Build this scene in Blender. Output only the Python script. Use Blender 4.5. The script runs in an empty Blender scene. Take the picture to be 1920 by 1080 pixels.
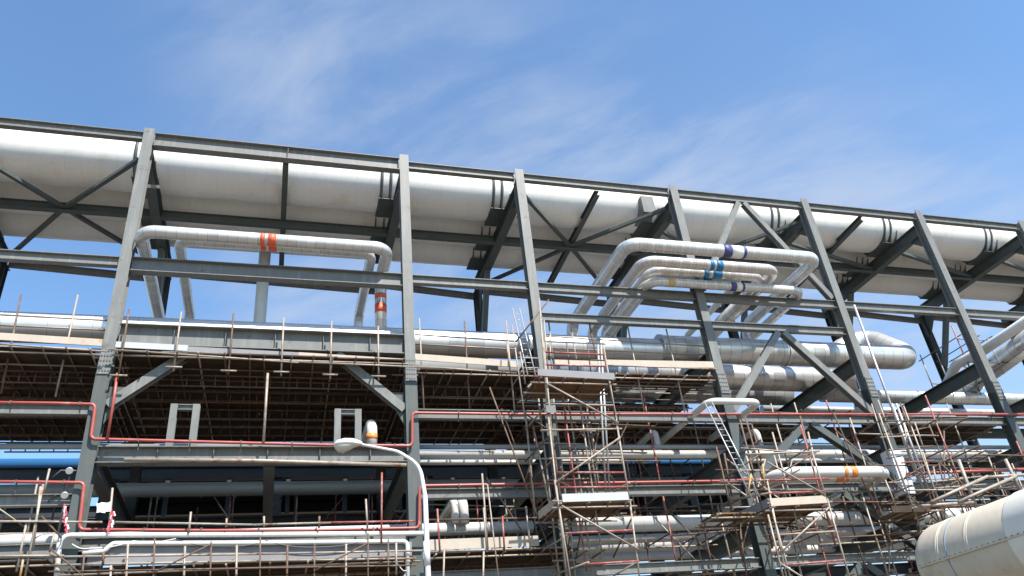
import bpy, math, random
from mathutils import Vector, Matrix
R = math.radians
rnd = random.Random(7)
C = bpy.context.scene.collection
sc = bpy.context.scene

# ------------------------------------------------------------------ camera
FPX, YAW, PIT, ROL, CAMZ = 1459.82, R(18.5698), R(30.5997), R(-6.32268), 1.6
fw = Vector((math.sin(YAW)*math.cos(PIT), math.cos(YAW)*math.cos(PIT), math.sin(PIT)))
rt0 = Vector((math.cos(YAW), -math.sin(YAW), 0)); up0 = rt0.cross(fw)
rt = rt0*math.cos(ROL) + up0*math.sin(ROL); upv = -rt0*math.sin(ROL) + up0*math.cos(ROL)
cam = bpy.data.objects.new('camera', bpy.data.cameras.new('camera')); C.objects.link(cam)
cam.data.sensor_width = 36; cam.data.lens = FPX/1920*36; cam.data.clip_end = 5000; cam.data.clip_start = .1
cam.matrix_world = Matrix((( rt.x, upv.x, -fw.x, 0), (rt.y, upv.y, -fw.y, 0), (rt.z, upv.z, -fw.z, CAMZ), (0,0,0,1)))
sc.camera = cam

# ------------------------------------------------------------------ sun, sky, exposure
SUN_EL, SUN_AZ = R(53), R(20)          # azimuth: to the right of straight behind the camera
sdir = Vector((math.sin(SUN_AZ)*math.cos(SUN_EL), -math.cos(SUN_AZ)*math.cos(SUN_EL), math.sin(SUN_EL)))
sl = bpy.data.lights.new('sun', 'SUN'); sl.energy = 5.0; sl.angle = R(.5); sl.color = (1, .955, .89)
so = bpy.data.objects.new('sun', sl); C.objects.link(so); so.rotation_euler = (-sdir).to_track_quat('-Z', 'Y').to_euler()
so.location = sdir*60
w = bpy.data.worlds.new('World'); sc.world = w; w.use_nodes = True
nt = w.node_tree; N = nt.nodes; L = nt.links; N.clear()
def nd(t, **k):
    n = N.new(t)
    for a, b in k.items(): setattr(n, a, b)
    return n
def mth(op, a, b=None, c=None):
    n = nd('ShaderNodeMath', operation=op)
    for i, v in enumerate((a, b, c)):
        if v is None: continue
        if isinstance(v, (int, float)): n.inputs[i].default_value = v
        else: L.new(v, n.inputs[i])
    return n.outputs[0]
sky = nd('ShaderNodeTexSky', sky_type='NISHITA', sun_disc=False, sun_elevation=SUN_EL, sun_rotation=R(180)-SUN_AZ, altitude=0, air_density=1.25, dust_density=.3, ozone_density=3.2)
tc = nd('ShaderNodeTexCoord'); sep = nd('ShaderNodeSeparateXYZ'); L.new(tc.outputs['Generated'], sep.inputs[0])
zz = mth('ADD', mth('MAXIMUM', sep.outputs[2], 0.0), .12)
cmb = nd('ShaderNodeCombineXYZ'); L.new(mth('DIVIDE', sep.outputs[0], zz), cmb.inputs[0]); L.new(mth('DIVIDE', sep.outputs[1], zz), cmb.inputs[1])
mp = nd('ShaderNodeMapping', vector_type='TEXTURE'); mp.inputs['Rotation'].default_value = (0, 0, R(-42)); mp.inputs['Scale'].default_value = (2.1, 1.0, 1)
L.new(cmb.outputs[0], mp.inputs[0])
n1 = nd('ShaderNodeTexNoise'); n1.inputs['Scale'].default_value = 6.0; n1.inputs['Detail'].default_value = 12; n1.inputs['Roughness'].default_value = .6; n1.inputs['Distortion'].default_value = .35
L.new(mp.outputs[0], n1.inputs['Vector'])
n2 = nd('ShaderNodeTexNoise'); n2.inputs['Scale'].default_value = 2.3; n2.inputs['Detail'].default_value = 4; n2.inputs['Distortion'].default_value = .5
L.new(cmb.outputs[0], n2.inputs['Vector'])
def ramp(v, a, b):
    n = nd('ShaderNodeMapRange', interpolation_type='SMOOTHSTEP'); L.new(v, n.inputs[0]); n.inputs[1].default_value = a; n.inputs[2].default_value = b
    return n.outputs[0]
# a bank of thin cirrus fixed to world directions: clear sky to the west and overhead
sp2 = nd('ShaderNodeSeparateXYZ'); L.new(cmb.outputs[0], sp2.inputs[0])
west = ramp(sp2.outputs[0], -.30, .03)
low = ramp(mth('SUBTRACT', sp2.outputs[1], mth('MULTIPLY', sp2.outputs[0], .10)), .46, .84)
bank = mth('MULTIPLY', west, low)
wisp = mth('MULTIPLY', ramp(n1.outputs[0], .34, .72), ramp(n2.outputs[0], .20, .52))
veil = mth('MULTIPLY', bank, mth('ADD', .06, mth('MULTIPLY', ramp(sp2.outputs[0], .2, 1.3), .14)))
cl = mth('MINIMUM', mth('ADD', mth('MULTIPLY', mth('MULTIPLY', wisp, bank), .52), veil), .8)
bg1 = nd('ShaderNodeBackground'); bg1.inputs[1].default_value = .118; tint = nd('ShaderNodeMix', data_type='RGBA', blend_type='MULTIPLY'); tint.inputs[0].default_value = 1; tint.inputs[7].default_value = (.85, .985, 1.07, 1); L.new(sky.outputs[0], tint.inputs[6]); L.new(tint.outputs[2], bg1.inputs[0])
bg2 = nd('ShaderNodeBackground'); bg2.inputs[0].default_value = (.70, .80, .98, 1); bg2.inputs[1].default_value = .46
mx = nd('ShaderNodeMixShader'); L.new(cl, mx.inputs[0]); L.new(bg1.outputs[0], mx.inputs[1]); L.new(bg2.outputs[0], mx.inputs[2])
ow = nd('ShaderNodeOutputWorld'); L.new(mx.outputs[0], ow.inputs[0])
sc.view_settings.view_transform = 'Standard'; sc.view_settings.look = 'None'; sc.view_settings.exposure = .92; sc.view_settings.gamma = 1
try: sc.cycles.max_bounces = 6
except Exception: pass

# ------------------------------------------------------------------ measuring helpers: photo point -> place on a known plane
CP = Vector((0, 0, CAMZ))
def ray(x, y): return rt*((x-960)/FPX) - upv*((y-540)/FPX) + fw
def V(x, y, Y): d = ray(x, y); return CP + d*(Y/d.y)
def G(x, y, z): d = ray(x, y); return CP + d*((z-CAMZ)/d.z)

# ------------------------------------------------------------------ materials
def mat(name, col, rough=.5, metal=0., noise=.12, nscale=3., dirt=None, dirt_amt=0., dscale=1.2, ring=0., ringw=.04, ringd=.5, segvar=0., bump=0., seam=False, spec=.5, longseam=False, streak=0., streakcol=(.12, .08, .05)):
    m = bpy.data.materials.new(name); m.use_nodes = True
    t = m.node_tree; n = t.nodes; l = t.links
    b = n['Principled BSDF']; b.inputs['Roughness'].default_value = rough; b.inputs['Metallic'].default_value = metal
    b.inputs['Specular IOR Level'].default_value = spec
    def M(op, a, c=None):
        q = n.new('ShaderNodeMath'); q.operation = op
        for i, v in enumerate((a, c)):
            if v is None: continue
            if isinstance(v, (int, float)): q.inputs[i].default_value = v
            else: l.new(v, q.inputs[i])
        return q.outputs[0]
    geo = n.new('ShaderNodeNewGeometry')
    nz = n.new('ShaderNodeTexNoise'); nz.inputs['Scale'].default_value = nscale; nz.inputs['Detail'].default_value = 6; nz.inputs['Roughness'].default_value = .65
    l.new(geo.outputs['Position'], nz.inputs['Vector'])
    fac = M('ADD', M('MULTIPLY', M('SUBTRACT', nz.outputs[0], .5), 2*noise*1.6), 1.0)
    if ring:
        at = n.new('ShaderNodeAttribute'); at.attribute_name = 'along'
        q = M('DIVIDE', at.outputs['Fac'], ring); fr = M('FRACT', q)
        line = M('LESS_THAN', fr, ringw/ring)
        fac = M('MULTIPLY', fac, M('SUBTRACT', 1.0, M('MULTIPLY', line, ringd)))
        if segvar:
            wn = n.new('ShaderNodeTexWhiteNoise'); wn.noise_dimensions = '1D'; l.new(M('FLOOR', q), wn.inputs['W'])
            fac = M('MULTIPLY', fac, M('ADD', 1-segvar, M('MULTIPLY', wn.outputs[0], 2*segvar)))
            rr = M('ADD', rough*.75, M('MULTIPLY', wn.outputs[0], rough*.5)); l.new(rr, b.inputs['Roughness'])
    if longseam:
        an = n.new('ShaderNodeAttribute'); an.attribute_name = 'ang'
        ls = M('LESS_THAN', M('ABSOLUTE', M('SUBTRACT', an.outputs['Fac'], .62)), .008)
        fac = M('MULTIPLY', fac, M('SUBTRACT', 1.0, M('MULTIPLY', ls, .55)))
    mixc = n.new('ShaderNodeMix'); mixc.data_type = 'RGBA'; mixc.blend_type = 'MULTIPLY'; mixc.inputs[0].default_value = 1
    mixc.inputs[6].default_value = (*col, 1); cc = n.new('ShaderNodeCombineColor')
    for i in range(3): l.new(fac, cc.inputs[i])
    l.new(cc.outputs[0], mixc.inputs[7]); out = mixc.outputs[2]
    if streak:
        mpp = n.new('ShaderNodeMapping'); mpp.inputs['Scale'].default_value = (9, 9, .7); l.new(geo.outputs['Position'], mpp.inputs[0])
        n3 = n.new('ShaderNodeTexNoise'); n3.inputs['Scale'].default_value = 1; n3.inputs['Detail'].default_value = 5; l.new(mpp.outputs[0], n3.inputs['Vector'])
        mr3 = n.new('ShaderNodeMapRange'); mr3.inputs[1].default_value = .52; mr3.inputs[2].default_value = .75; mr3.inputs[4].default_value = streak; l.new(n3.outputs[0], mr3.inputs[0])
        m3 = n.new('ShaderNodeMix'); m3.data_type = 'RGBA'; l.new(mr3.outputs[0], m3.inputs[0]); l.new(out, m3.inputs[6]); m3.inputs[7].default_value = (*streakcol, 1); out = m3.outputs[2]
    if dirt:
        n2 = n.new('ShaderNodeTexNoise'); n2.inputs['Scale'].default_value = dscale; n2.inputs['Detail'].default_value = 7; n2.inputs['Roughness'].default_value = .7
        l.new(geo.outputs['Position'], n2.inputs['Vector'])
        mr = n.new('ShaderNodeMapRange'); mr.inputs[1].default_value = .62-dirt_amt*.35; mr.inputs[2].default_value = .72-dirt_amt*.2; l.new(n2.outputs[0], mr.inputs[0])
        m2 = n.new('ShaderNodeMix'); m2.data_type = 'RGBA'; l.new(mr.outputs[0], m2.inputs[0]); l.new(out, m2.inputs[6]); m2.inputs[7].default_value = (*dirt, 1); out = m2.outputs[2]
    l.new(out, b.inputs['Base Color'])
    if bump:
        bp = n.new('ShaderNodeBump'); bp.inputs['Strength'].default_value = bump; bp.inputs['Distance'].default_value = .02; l.new(nz.outputs[0], bp.inputs['Height']); l.new(bp.outputs[0], b.inputs['Normal'])
    return m
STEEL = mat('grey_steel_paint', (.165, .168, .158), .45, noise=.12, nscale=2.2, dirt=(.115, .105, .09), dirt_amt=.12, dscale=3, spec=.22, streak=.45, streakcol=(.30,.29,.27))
STEEL_D = mat('green_grey_and_shaded_steel', (.082, .094, .09), .45, noise=.1, nscale=2.2, dirt=(.062, .06, .055), dirt_amt=.12, dscale=3, spec=.22, streak=.45, streakcol=(.13,.12,.10))  # own paint on lower columns; cross beams, stringers and bracing get shade as colour
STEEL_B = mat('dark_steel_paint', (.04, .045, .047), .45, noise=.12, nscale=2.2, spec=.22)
BOLT = mat('bolt_steel', (.08, .085, .085), .5)
WCLAD = mat('white_pipe_cladding', (.76, .735, .685), .62, noise=.05, nscale=.8, ring=.5, ringw=.012, ringd=.10, segvar=.018, dirt=(.66, .59, .47), dirt_amt=.16, dscale=.7, streak=.35, streakcol=(.64,.56,.44))
SILVER = mat('aluminium_cladding', (.64, .635, .62), .36, .6, noise=.05, nscale=2, ring=.42, ringw=.018, ringd=.55, segvar=.07, longseam=True)
SILVER_P = mat('smooth_aluminium_cladding', (.68, .68, .68), .38, .65, noise=.05, nscale=1.5, ring=1.1, ringw=.014, ringd=.4, segvar=.04)
LOOPC = mat('jointed_pipe_cladding', (.62, .615, .60), .34, .4, noise=.1, nscale=5, ring=.27, ringw=.013, ringd=.42, segvar=.09, longseam=True)
LOOPR = mat('close_jointed_pipe_cladding', (.62, .615, .60), .34, .4, noise=.1, nscale=5, ring=.13, ringw=.011, ringd=.34, segvar=.09, longseam=True)
WPAINT = mat('white_pipe_paint', (.60, .595, .57), .38, noise=.06, nscale=1.5, dirt=(.55, .52, .46), dirt_amt=.10, streak=.35, streakcol=(.42,.38,.31))
GPAINT = mat('grey_pipe_paint', (.25, .255, .25), .42, noise=.08, nscale=2)
RED = mat('red_pipe_paint', (.34, .07, .055), .42, noise=.1, nscale=4, dirt=(.42, .22, .18), dirt_amt=.08, dscale=4)
REDT = mat('red_painted_tube', (.27, .06, .05), .55, noise=.2, nscale=6, dirt=(.3, .24, .2), dirt_amt=.35, dscale=5)
YELT = mat('yellow_painted_tube', (.40, .22, .04), .55, noise=.2, nscale=6, dirt=(.3, .26, .21), dirt_amt=.45, dscale=5)
TUBE = mat('galvanised_tube', (.30, .255, .205), .5, .1, noise=.25, nscale=5, dirt=(.20, .085, .035), dirt_amt=.24, dscale=4)
RUSTT = mat('rusty_tube', (.11, .062, .038), .7, noise=.3, nscale=6, dirt=(.17, .15, .125), dirt_amt=.25, dscale=4)
CLAMP = mat('rusty_clamp', (.22, .10, .05), .75, noise=.3, nscale=20)
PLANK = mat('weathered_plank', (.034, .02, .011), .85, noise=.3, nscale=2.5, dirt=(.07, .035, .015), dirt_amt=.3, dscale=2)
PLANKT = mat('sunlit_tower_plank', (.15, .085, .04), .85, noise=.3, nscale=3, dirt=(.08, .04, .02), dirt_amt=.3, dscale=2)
TOE = mat('pale_toe_board', (.42, .36, .29), .8, noise=.12, nscale=4, dirt=(.42, .24, .13), dirt_amt=.16, dscale=2)
TOEW = mat('white_toe_board', (.40, .405, .41), .7, noise=.06)
TOEG = mat('grey_toe_board', (.22, .215, .22), .8, noise=.12)
BLUE = mat('blue_pipe_paint', (.028, .135, .31), .4, noise=.08)
CREAM = mat('cream_tank_shell', (.54, .475, .375), .5, noise=.05, nscale=9, dirt=(.43, .36, .27), dirt_amt=.12, bump=.04, streak=.35, streakcol=(.40,.34,.26))
CREAM2 = mat('white_tank_shell', (.74, .70, .62), .45, noise=.04, nscale=6)
LAMPW = mat('white_lamp_paint', (.66, .66, .645), .35, noise=.03)
LENS = mat('lamp_lens', (.55, .53, .45), .25, noise=.03)
B_RED = mat('red_band', (.78, .13, .05), .5, noise=.15, nscale=9); B_BLUE = mat('dark_blue_band', (.06, .07, .21), .5, noise=.15, nscale=9); B_LB = mat('light_blue_band', (.03, .19, .40), .45)
B_ORG = mat('orange_band', (.75, .24, .06), .45); B_YEL = mat('ochre_band', (.55, .38, .16), .5); B_WHT = mat('white_band', (.82, .81, .78), .45)
ALU = mat('bare_aluminium', (.4, .4, .4), .45, .5, noise=.06)
WRAP = mat('white_plastic_wrap', (.74, .75, .76), .35, noise=.08, nscale=9, bump=.6)
CLOTH = mat('white_sheet', (.8, .79, .76), .8, noise=.04)
TAPE = mat('red_tape', (.7, .05, .08), .6)
GROUND = mat('pale_sandy_ground', (.135, .11, .08), .95, noise=.25, nscale=.4, dirt=(.09, .08, .065), dirt_amt=.2, dscale=.1)

# ------------------------------------------------------------------ mesh builder
class MB:
    def __init__(s): s.v = []; s.f = []; s.al = []; s.an = []; s.sm = []
    def add(s, vs, fs, al=None, an=None, smooth=False):
        o = len(s.v); s.v += [Vector(v) for v in vs]; s.f += [tuple(i+o for i in f) for f in fs]
        s.al += al if al else [0.]*len(vs); s.an += an if an else [0.]*len(vs)
        s.sm += smooth if isinstance(smooth, list) else [smooth]*len(fs); return s
    def tube(s, pts, r, n=10, cap=True, a0=0.):
        P = [Vector(p) for p in pts]; P = [p for i, p in enumerate(P) if i == 0 or (p-P[i-1]).length > 1e-5]
        T = [(P[min(i+1, len(P)-1)]-P[max(i-1, 0)]).normalized() for i in range(len(P))]
        for i in range(1, len(P)-1):
            T[i] = ((P[i]-P[i-1]).normalized()+(P[i+1]-P[i]).normalized()).normalized()
        ref = Vector((0, 0, 1)) if abs(T[0].z) < .9 else Vector((0, 1, 0))
        u = (ref-T[0]*ref.dot(T[0])).normalized(); vs = []; al = []; an = []; d = a0
        rr = r if isinstance(r, (list, tuple)) else [r]*len(P)
        for i, p in enumerate(P):
            if i: d += (p-P[i-1]).length
            u = (u-T[i]*u.dot(T[i])).normalized(); w_ = T[i].cross(u)
            for k in range(n):
                a = 2*math.pi*k/n; vs.append(p+(u*math.cos(a)+w_*math.sin(a))*rr[i]); al.append(d); an.append(k/n)
        fs = []
        for i in range(len(P)-1):
            for k in range(n):
                k2 = (k+1) % n; fs.append((i*n+k, i*n+k2, (i+1)*n+k2, (i+1)*n+k))
        sm = [True]*len(fs)
        if cap: fs += [tuple(range(n-1, -1, -1)), tuple((len(P)-1)*n+k for k in range(n))]; sm += [False, False]
        return s.add(vs, fs, al, an, sm)
    def obox(s, p0, p1, w_, h, up=(0, 0, 1), ov=0.):
        p0 = Vector(p0); p1 = Vector(p1); t = (p1-p0).normalized(); p0 = p0-t*ov; p1 = p1+t*ov; up = Vector(up)
        u = (up-t*up.dot(t)).normalized(); x = t.cross(u); vs = []
        for p in (p0, p1):
            for a, b in ((-1, -1), (1, -1), (1, 1), (-1, 1)): vs.append(p+x*(a*w_/2)+u*(b*h/2))
        return s.add(vs, [(3, 2, 1, 0), (4, 5, 6, 7), (0, 1, 5, 4), (1, 2, 6, 5), (2, 3, 7, 6), (3, 0, 4, 7)])
    def box(s, c, d): c = Vector(c); return s.obox(c-Vector((0, d[1]/2, 0)), c+Vector((0, d[1]/2, 0)), d[0], d[2])
    def ibeam(s, p0, p1, h, b, up=(0, 0, 1), tf=.022, tw=.014):
        p0 = Vector(p0); p1 = Vector(p1); t = (p1-p0).normalized(); up = Vector(up); u = (up-t*up.dot(t)).normalized(); x = t.cross(u)
        H = h/2; B = b/2; W = tw/2
        pr = [(-B, -H), (B, -H), (B, -H+tf), (W, -H+tf), (W, H-tf), (B, H-tf), (B, H), (-B, H), (-B, H-tf), (-W, H-tf), (-W, -H+tf), (-B, -H+tf)]
        vs = [p+x*a+u*c for p in (p0, p1) for a, c in pr]; n = 12
        fs = [(k, (k+1) % n, n+(k+1) % n, n+k) for k in range(n)]
        for o, rev in ((0, True), (n, False)):
            for q in ((0, 1, 2, 11), (6, 7, 8, 5), (3, 4, 9, 10)):
                q = tuple(o+i for i in q); fs.append(q[::-1] if rev else q)
        return s.add(vs, fs)
    def prism(s, poly, d):
        d = Vector(d); n = len(poly); P = [Vector(p) for p in poly]
        vs = P+[p+d for p in P]; return s.add(vs, [tuple(range(n-1, -1, -1)), tuple(range(n, 2*n))]+[(k, (k+1) % n, n+(k+1) % n, n+k) for k in range(n)])
    def lathe(s, c, ax, prof, n=48):
        c = Vector(c); ax = Vector(ax).normalized(); ref = Vector((0, 0, 1)); u = (ref-ax*ref.dot(ax)).normalized(); w_ = ax.cross(u); vs = []
        for d, r in prof:
            for k in range(n): a = 2*math.pi*k/n; vs.append(c+ax*d+(u*math.cos(a)+w_*math.sin(a))*r)
        m = len(prof); fs = [(i*n+k, i*n+(k+1) % n, (i+1)*n+(k+1) % n, (i+1)*n+k) for i in range(m-1) for k in range(n)]
        sm = [True]*len(fs); fs += [tuple(range(n-1, -1, -1)), tuple((m-1)*n+k for k in range(n))]; sm += [False, False]
        return s.add(vs, fs, None, None, sm)
LOC = {}
def build(name, mb, m, parent=None, loc=None):
    loc = LOC.get(parent.name, Vector((0, 0, 0))) if parent else Vector(loc or (0, 0, 0))
    me = bpy.data.meshes.new(name); me.from_pydata([v-loc for v in mb.v], [], mb.f)
    me.polygons.foreach_set('use_smooth', mb.sm)
    for nm, d in (('along', mb.al), ('ang', mb.an)):
        if any(d): me.attributes.new(nm, 'FLOAT', 'POINT').data.foreach_set('value', d)
    me.materials.append(m); me.update()
    o = bpy.data.objects.new(name, me); C.objects.link(o); LOC[o.name] = loc
    if parent: o.parent = parent
    else: o.location = loc
    return o
def tag(o, label=None, cat=None, group=None, kind=None):
    for k, v in (('label', label), ('category', cat), ('group', group), ('kind', kind)):
        if v: o[k] = v
    return o
def thing(name, label, cat, loc=(0, 0, 0), group=None):
    o = bpy.data.objects.new(name, None); C.objects.link(o); o.location = loc; LOC[o.name] = Vector(loc); o.empty_display_size = .3
    return tag(o, label, cat, group)
def fillet(pts, br, seg=7):
    P = [Vector(p) for p in pts]; out = [P[0]]
    for i in range(1, len(P)-1):
        a = P[i-1]-P[i]; b = P[i+1]-P[i]; la = a.length; lb = b.length; a.normalize(); b.normalize()
        ang = a.angle(b)
        if ang > 3.1: out.append(P[i]); continue
        d = min(br/math.tan(ang/2), la*.49, lb*.49); r_ = d*math.tan(ang/2)
        bis = (a+b).normalized(); cen = P[i]+bis*(r_/math.sin(ang/2)); s0 = P[i]+a*d-cen; s1 = P[i]+b*d-cen
        tot = s0.angle(s1); ax = s0.cross(s1).normalized()
        for k in range(seg+1): out.append(cen+Matrix.Rotation(tot*k/seg, 3, ax) @ s0)
    out.append(P[-1]); return out
def T(pts, r, n=10, a0=0.): return MB().tube(pts, r, n, True, a0)
def pipe(name, label, pts, r, m, br=None, n=24, group=None, cat='pipe', cap=True):
    P = fillet(pts, br, 9) if br else pts
    o = build(name, MB().tube(P, r, n), m, None, P[0]); tag(o, label, cat, group)
    LOC[o.name] = Vector(P[0]); return o
def band(o, p0, p1, r, m, name='colour_band', n=24): return build(name, MB().tube([p0, p1], r, n), m, o)

# ------------------------------------------------------------------ ground
gm = MB(); S = 1500
gm.add([(-S, -S, 0), (S, -S, 0), (S, S, 0), (-S, S, 0)], [(0, 1, 2, 3)])
tag(build('ground', gm, GROUND), None, None, None, 'structure')

# ------------------------------------------------------------------ the steel rack
XS = [-9.75, -4.42, 3.43, 7.45, 13.4, 19.05, 24.5, 29.9, 35.4, 41.0]
Z_, A_, B_, C_, D_, E_, F_, G_, H_, I_ = XS
YF, YB, YM = 20.16, 26.7, 23.15       # front row, back row, middle stringer
rack = thing('pipe_rack', 'tall grey steel pipe rack of columns and beams carrying all the white and silver pipes', 'pipe rack', (0, 23, 0))
def beam(name, p0, p1, h, b, m=STEEL, up=(0, 0, 1)): return build(name, MB().ibeam(p0, p1, h, b, up), m, rack)
SPL = 11.15
boltmesh = []
def bolt(p, parent, d=(.036, .016, .036)):
    key = str(d); hit = [b for k, b in boltmesh if k == key]
    if hit: o = bpy.data.objects.new('bolt', hit[0]); C.objects.link(o); o.parent = parent
    else:
        mb = MB(); mb.box(LOC[parent.name], d); o = build('bolt', mb, BOLT, parent); boltmesh.append((key, o.data))
    o.location = Vector(p)-LOC[parent.name]; return o
for i, x in enumerate(XS):
    top = 19.1 if i < 3 else 18.98
    if x == Z_: 
        beam('column', (x, YF, 0), (x, YF, top), .34, .30, STEEL, (0, 1, 0))
    else:
        sp = SPL if x < 8 or x > 30 else 11.0
        beam('column', (x, YF, sp), (x, YF, top), .34, .30, STEEL, (0, 1, 0))
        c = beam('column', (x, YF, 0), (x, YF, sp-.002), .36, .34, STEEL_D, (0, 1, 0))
        if x in (A_, B_, D_, E_, F_):
            p = MB(); p.box((x, YF-.197, sp-.02), (.30, .024, .72)); pl = build('splice_plate', p, STEEL, rack)
            for a in range(4):
                for q in range(5): bolt((x-.105+.07*a, YF-.216, sp-.29+.14*q), pl)
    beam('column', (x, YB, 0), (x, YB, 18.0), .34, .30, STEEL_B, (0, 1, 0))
    # cross beams, level by level
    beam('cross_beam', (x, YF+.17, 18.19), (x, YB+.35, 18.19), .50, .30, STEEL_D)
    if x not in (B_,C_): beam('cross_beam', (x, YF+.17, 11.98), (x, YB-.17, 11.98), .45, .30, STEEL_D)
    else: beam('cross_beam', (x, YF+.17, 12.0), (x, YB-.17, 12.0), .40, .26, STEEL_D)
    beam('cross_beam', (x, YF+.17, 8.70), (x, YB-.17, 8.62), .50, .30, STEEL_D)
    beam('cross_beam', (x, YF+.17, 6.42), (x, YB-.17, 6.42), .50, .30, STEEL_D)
    # haunch and knee under the top cross beam at the rear column
    g = MB(); g.prism([(x-.02, YB+.17, 17.94), (x-.02, YB-1.0, 17.94), (x-.02, YB-.17, 16.9), (x-.02, YB+.17, 16.9)], (.04, 0, 0)); build('gusset_plate', g, STEEL_D, rack)
    g = MB(); g.obox((x, YB-.17, 15.2), (x, YB-1.75, 17.95), .2, .2); build('knee_brace', g, STEEL_D, rack)
    # front gusset where the cross beam lands
    g = MB(); g.prism([(x-.02, YF+.17, 17.94), (x-.02, YF+.75, 17.94), (x-.02, YF+.17, 17.35)], (.04, 0, 0)); build('gusset_plate', g, STEEL_D, rack)
for a, b in zip(XS, XS[1:]):
    ab = (a == A_)
    h = .50 if ab else .29; zt = 19.0 if a < A_ else (18.98 if ab else 18.88-.008*(a-B_)/5)
    beam('top_beam', (a+.16, YF, zt-h/2), (b-.16, YF, zt-h/2), h, .26 if ab else .19)
    h = .44 if ab else .29
    beam('middle_beam', (a+.16, YF, 14.40-h/2), (b-.16, YF, 14.40-h/2), h, .26 if ab else .19)
    beam('top_beam', (a+.16, YB, 18.03), (b-.16, YB, 17.74), .24, .17, STEEL)
    beam('stringer', (a+.16, YM, 18.10), (b-.16, YM, 18.10), .30, .19, STEEL_D)
    beam('stringer', (a+.16, YB, 11.95), (b-.16, YB, 11.95), .40, .26, STEEL_D)
    if ab:
        beam('girder', (a+.17, YF, 11.96), (b-.17, YF, 11.96), .62, .36, STEEL)
        beam('girder', (a+.17, YF, 8.68), (b-.17, YF, 8.68), .42, .3, STEEL)
        beam('girder', (a+.17, YF, 6.56), (b-.17, YF, 6.56), .30, .18, STEEL)
    else:
        beam('lower_beam', (a+.17, YF, 9.86), (b-.17, YF, 9.86), .27, .17, STEEL)
        beam('lower_beam', (a+.17, YF, 7.61), (b-.17, YF, 7.61), .27, .17, STEEL)
        beam('lower_beam', (a+.17, YF, 5.50), (b-.17, YF, 5.50), .27, .17, STEEL)
    beam('stringer', (a+.16, YB, 8.7), (b-.16, YB, 8.7), .4, .26, STEEL_B)
    beam('stringer', (a+.16, YB, 6.3), (b-.16, YB, 6.3), .4, .26, STEEL_B)
beam('lower_beam', (Z_+.17, YF, 6.46), (A_-.17, YF, 6.46), .30, .18, STEEL)
for z, h in ((11.96, .57), (18.73, .45), (8.68, .37)):
    for xx in ((-.3,) if z > 12 else (-2.9, -1.6, -.3, 1.0, 2.3)): build('stiffener', MB().box((xx, YF-.05, z), (.014, .10, h)), STEEL, rack)
for a, b in ((C_, D_), (D_, E_)): beam('middle_beam', (a+.16, YF, 13.16), (b-.16, YF, 13.16), .27, .17)
for a, b in ((A_, B_), (C_, D_), (E_, F_)):                          # mid-bay cross members of the top frame
    mxx = (a+b)/2 if (a, b) != (A_, B_) else -.35
    beam('cross_beam', (mxx, YF+.14, 18.5), (mxx, YB-.13, 18.16), .22, .18, STEEL_D)
for z in (8.62, 11.92): beam('cross_beam', (-.25, YF+.17, z), (-.25, YB-.2, z), .36, .28, STEEL_D)
def brace(p0, p1, s=.16, m=STEEL_D, name='brace'): 
    return build(name, MB().obox(p0, p1, s, s*.9), m, rack)
def ibrace(p0, p1, s=.2, m=STEEL, name='brace'):
    return build(name, MB().ibeam(p0, p1, s, s, (0, 1, 0)), m, rack)
zb = 18.2
for a, b in ((Z_, A_), (C_, D_)):                                    # flat cross bracing
    c_ = Vector(((a+b)/2-.1, YM, zb-.1))
    for x, y in ((a, YF), (b, YF), (a, YB), (b, YB)): brace((x+(.25 if x == a else -.25), y+(.3 if y == YF else -.3), zb), c_, .13)
for a, b in zip(XS[5:], XS[6:]): brace((a+.1, YF+1.6, zb-.1), (b-.1, YM, zb-.12), .14)
brace((B_-.1, YM-1.4, zb+.1), (B_-.1-.0, YF+.1, 17.9), .1)
for x in (A_, B_, C_): 
    g = MB(); g.obox((x, YF+.16, 17.1), (x+.25, YF+1.25, 17.95), .1, .1); build('knee_brace', g, STEEL, rack)
brace((D_+.1, YF+1.6, zb), (16.2, YM, zb-.1), .13); brace((16.2, YM, zb-.1), (E_-.15, YF+.4, zb), .13)
# vertical chevrons between columns D and E
mD = (D_+E_)/2
ibrace((mD-.12, YF, 18.55), (D_+.2, YF, 14.5), .2); ibrace((mD+.12, YF, 18.55), (E_-.2, YF, 14.5), .2)
ibrace((mD-.1, YF, 13.0), (D_+.2, YF, 10.1), .22); ibrace((mD+.1, YF, 13.0), (E_-.2, YF, 10.1), .22)
ibrace((mD-.1, YF, 9.7), (D_+.2, YF, 7.8), .22, STEEL_D); ibrace((mD+.1, YF, 9.7), (E_-.2, YF, 7.8), .22, STEEL_D)
ibrace((mD+.5, YF, 7.4), (E_-.15, YF, 5.7), .22, STEEL_D); ibrace((mD+.3, YF, 5.3), (D_+.5, YF, 3.4), .22, STEEL_D); ibrace((mD+.5, YF, 5.3), (E_-.3, YF, 3.6), .22, STEEL_D)
# rear-face chevrons seen through the loops
for cx in ((C_+D_)/2, (A_+Z_)/2 - 20): 
    if cx > -9:
        p = V(1222, 568, YB); 
        ibrace((p.x, YB, 16.1), (p.x-1.6, YB, 12.2), .22, STEEL_D); ibrace((p.x, YB, 16.1), (p.x+2.6, YB, 12.2), .24, STEEL_D)
# knee braces of the wide bay
for s, x in ((1, A_), (-1, B_)):
    ibrace((x+s*.19, YF, 9.98), (x+s*2.05, YF, 11.6), .24, STEEL, 'knee_brace')
    g = MB(); g.prism([(x+s*.172, YF-.02, 9.5), (x+s*.172, YF-.02, 10.5), (x+s*.55, YF-.02, 10.5), (x+s*.6, YF-.02, 10.3)], (0, .04, 0)); build('gusset_plate', g, STEEL_D, rack)
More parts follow.
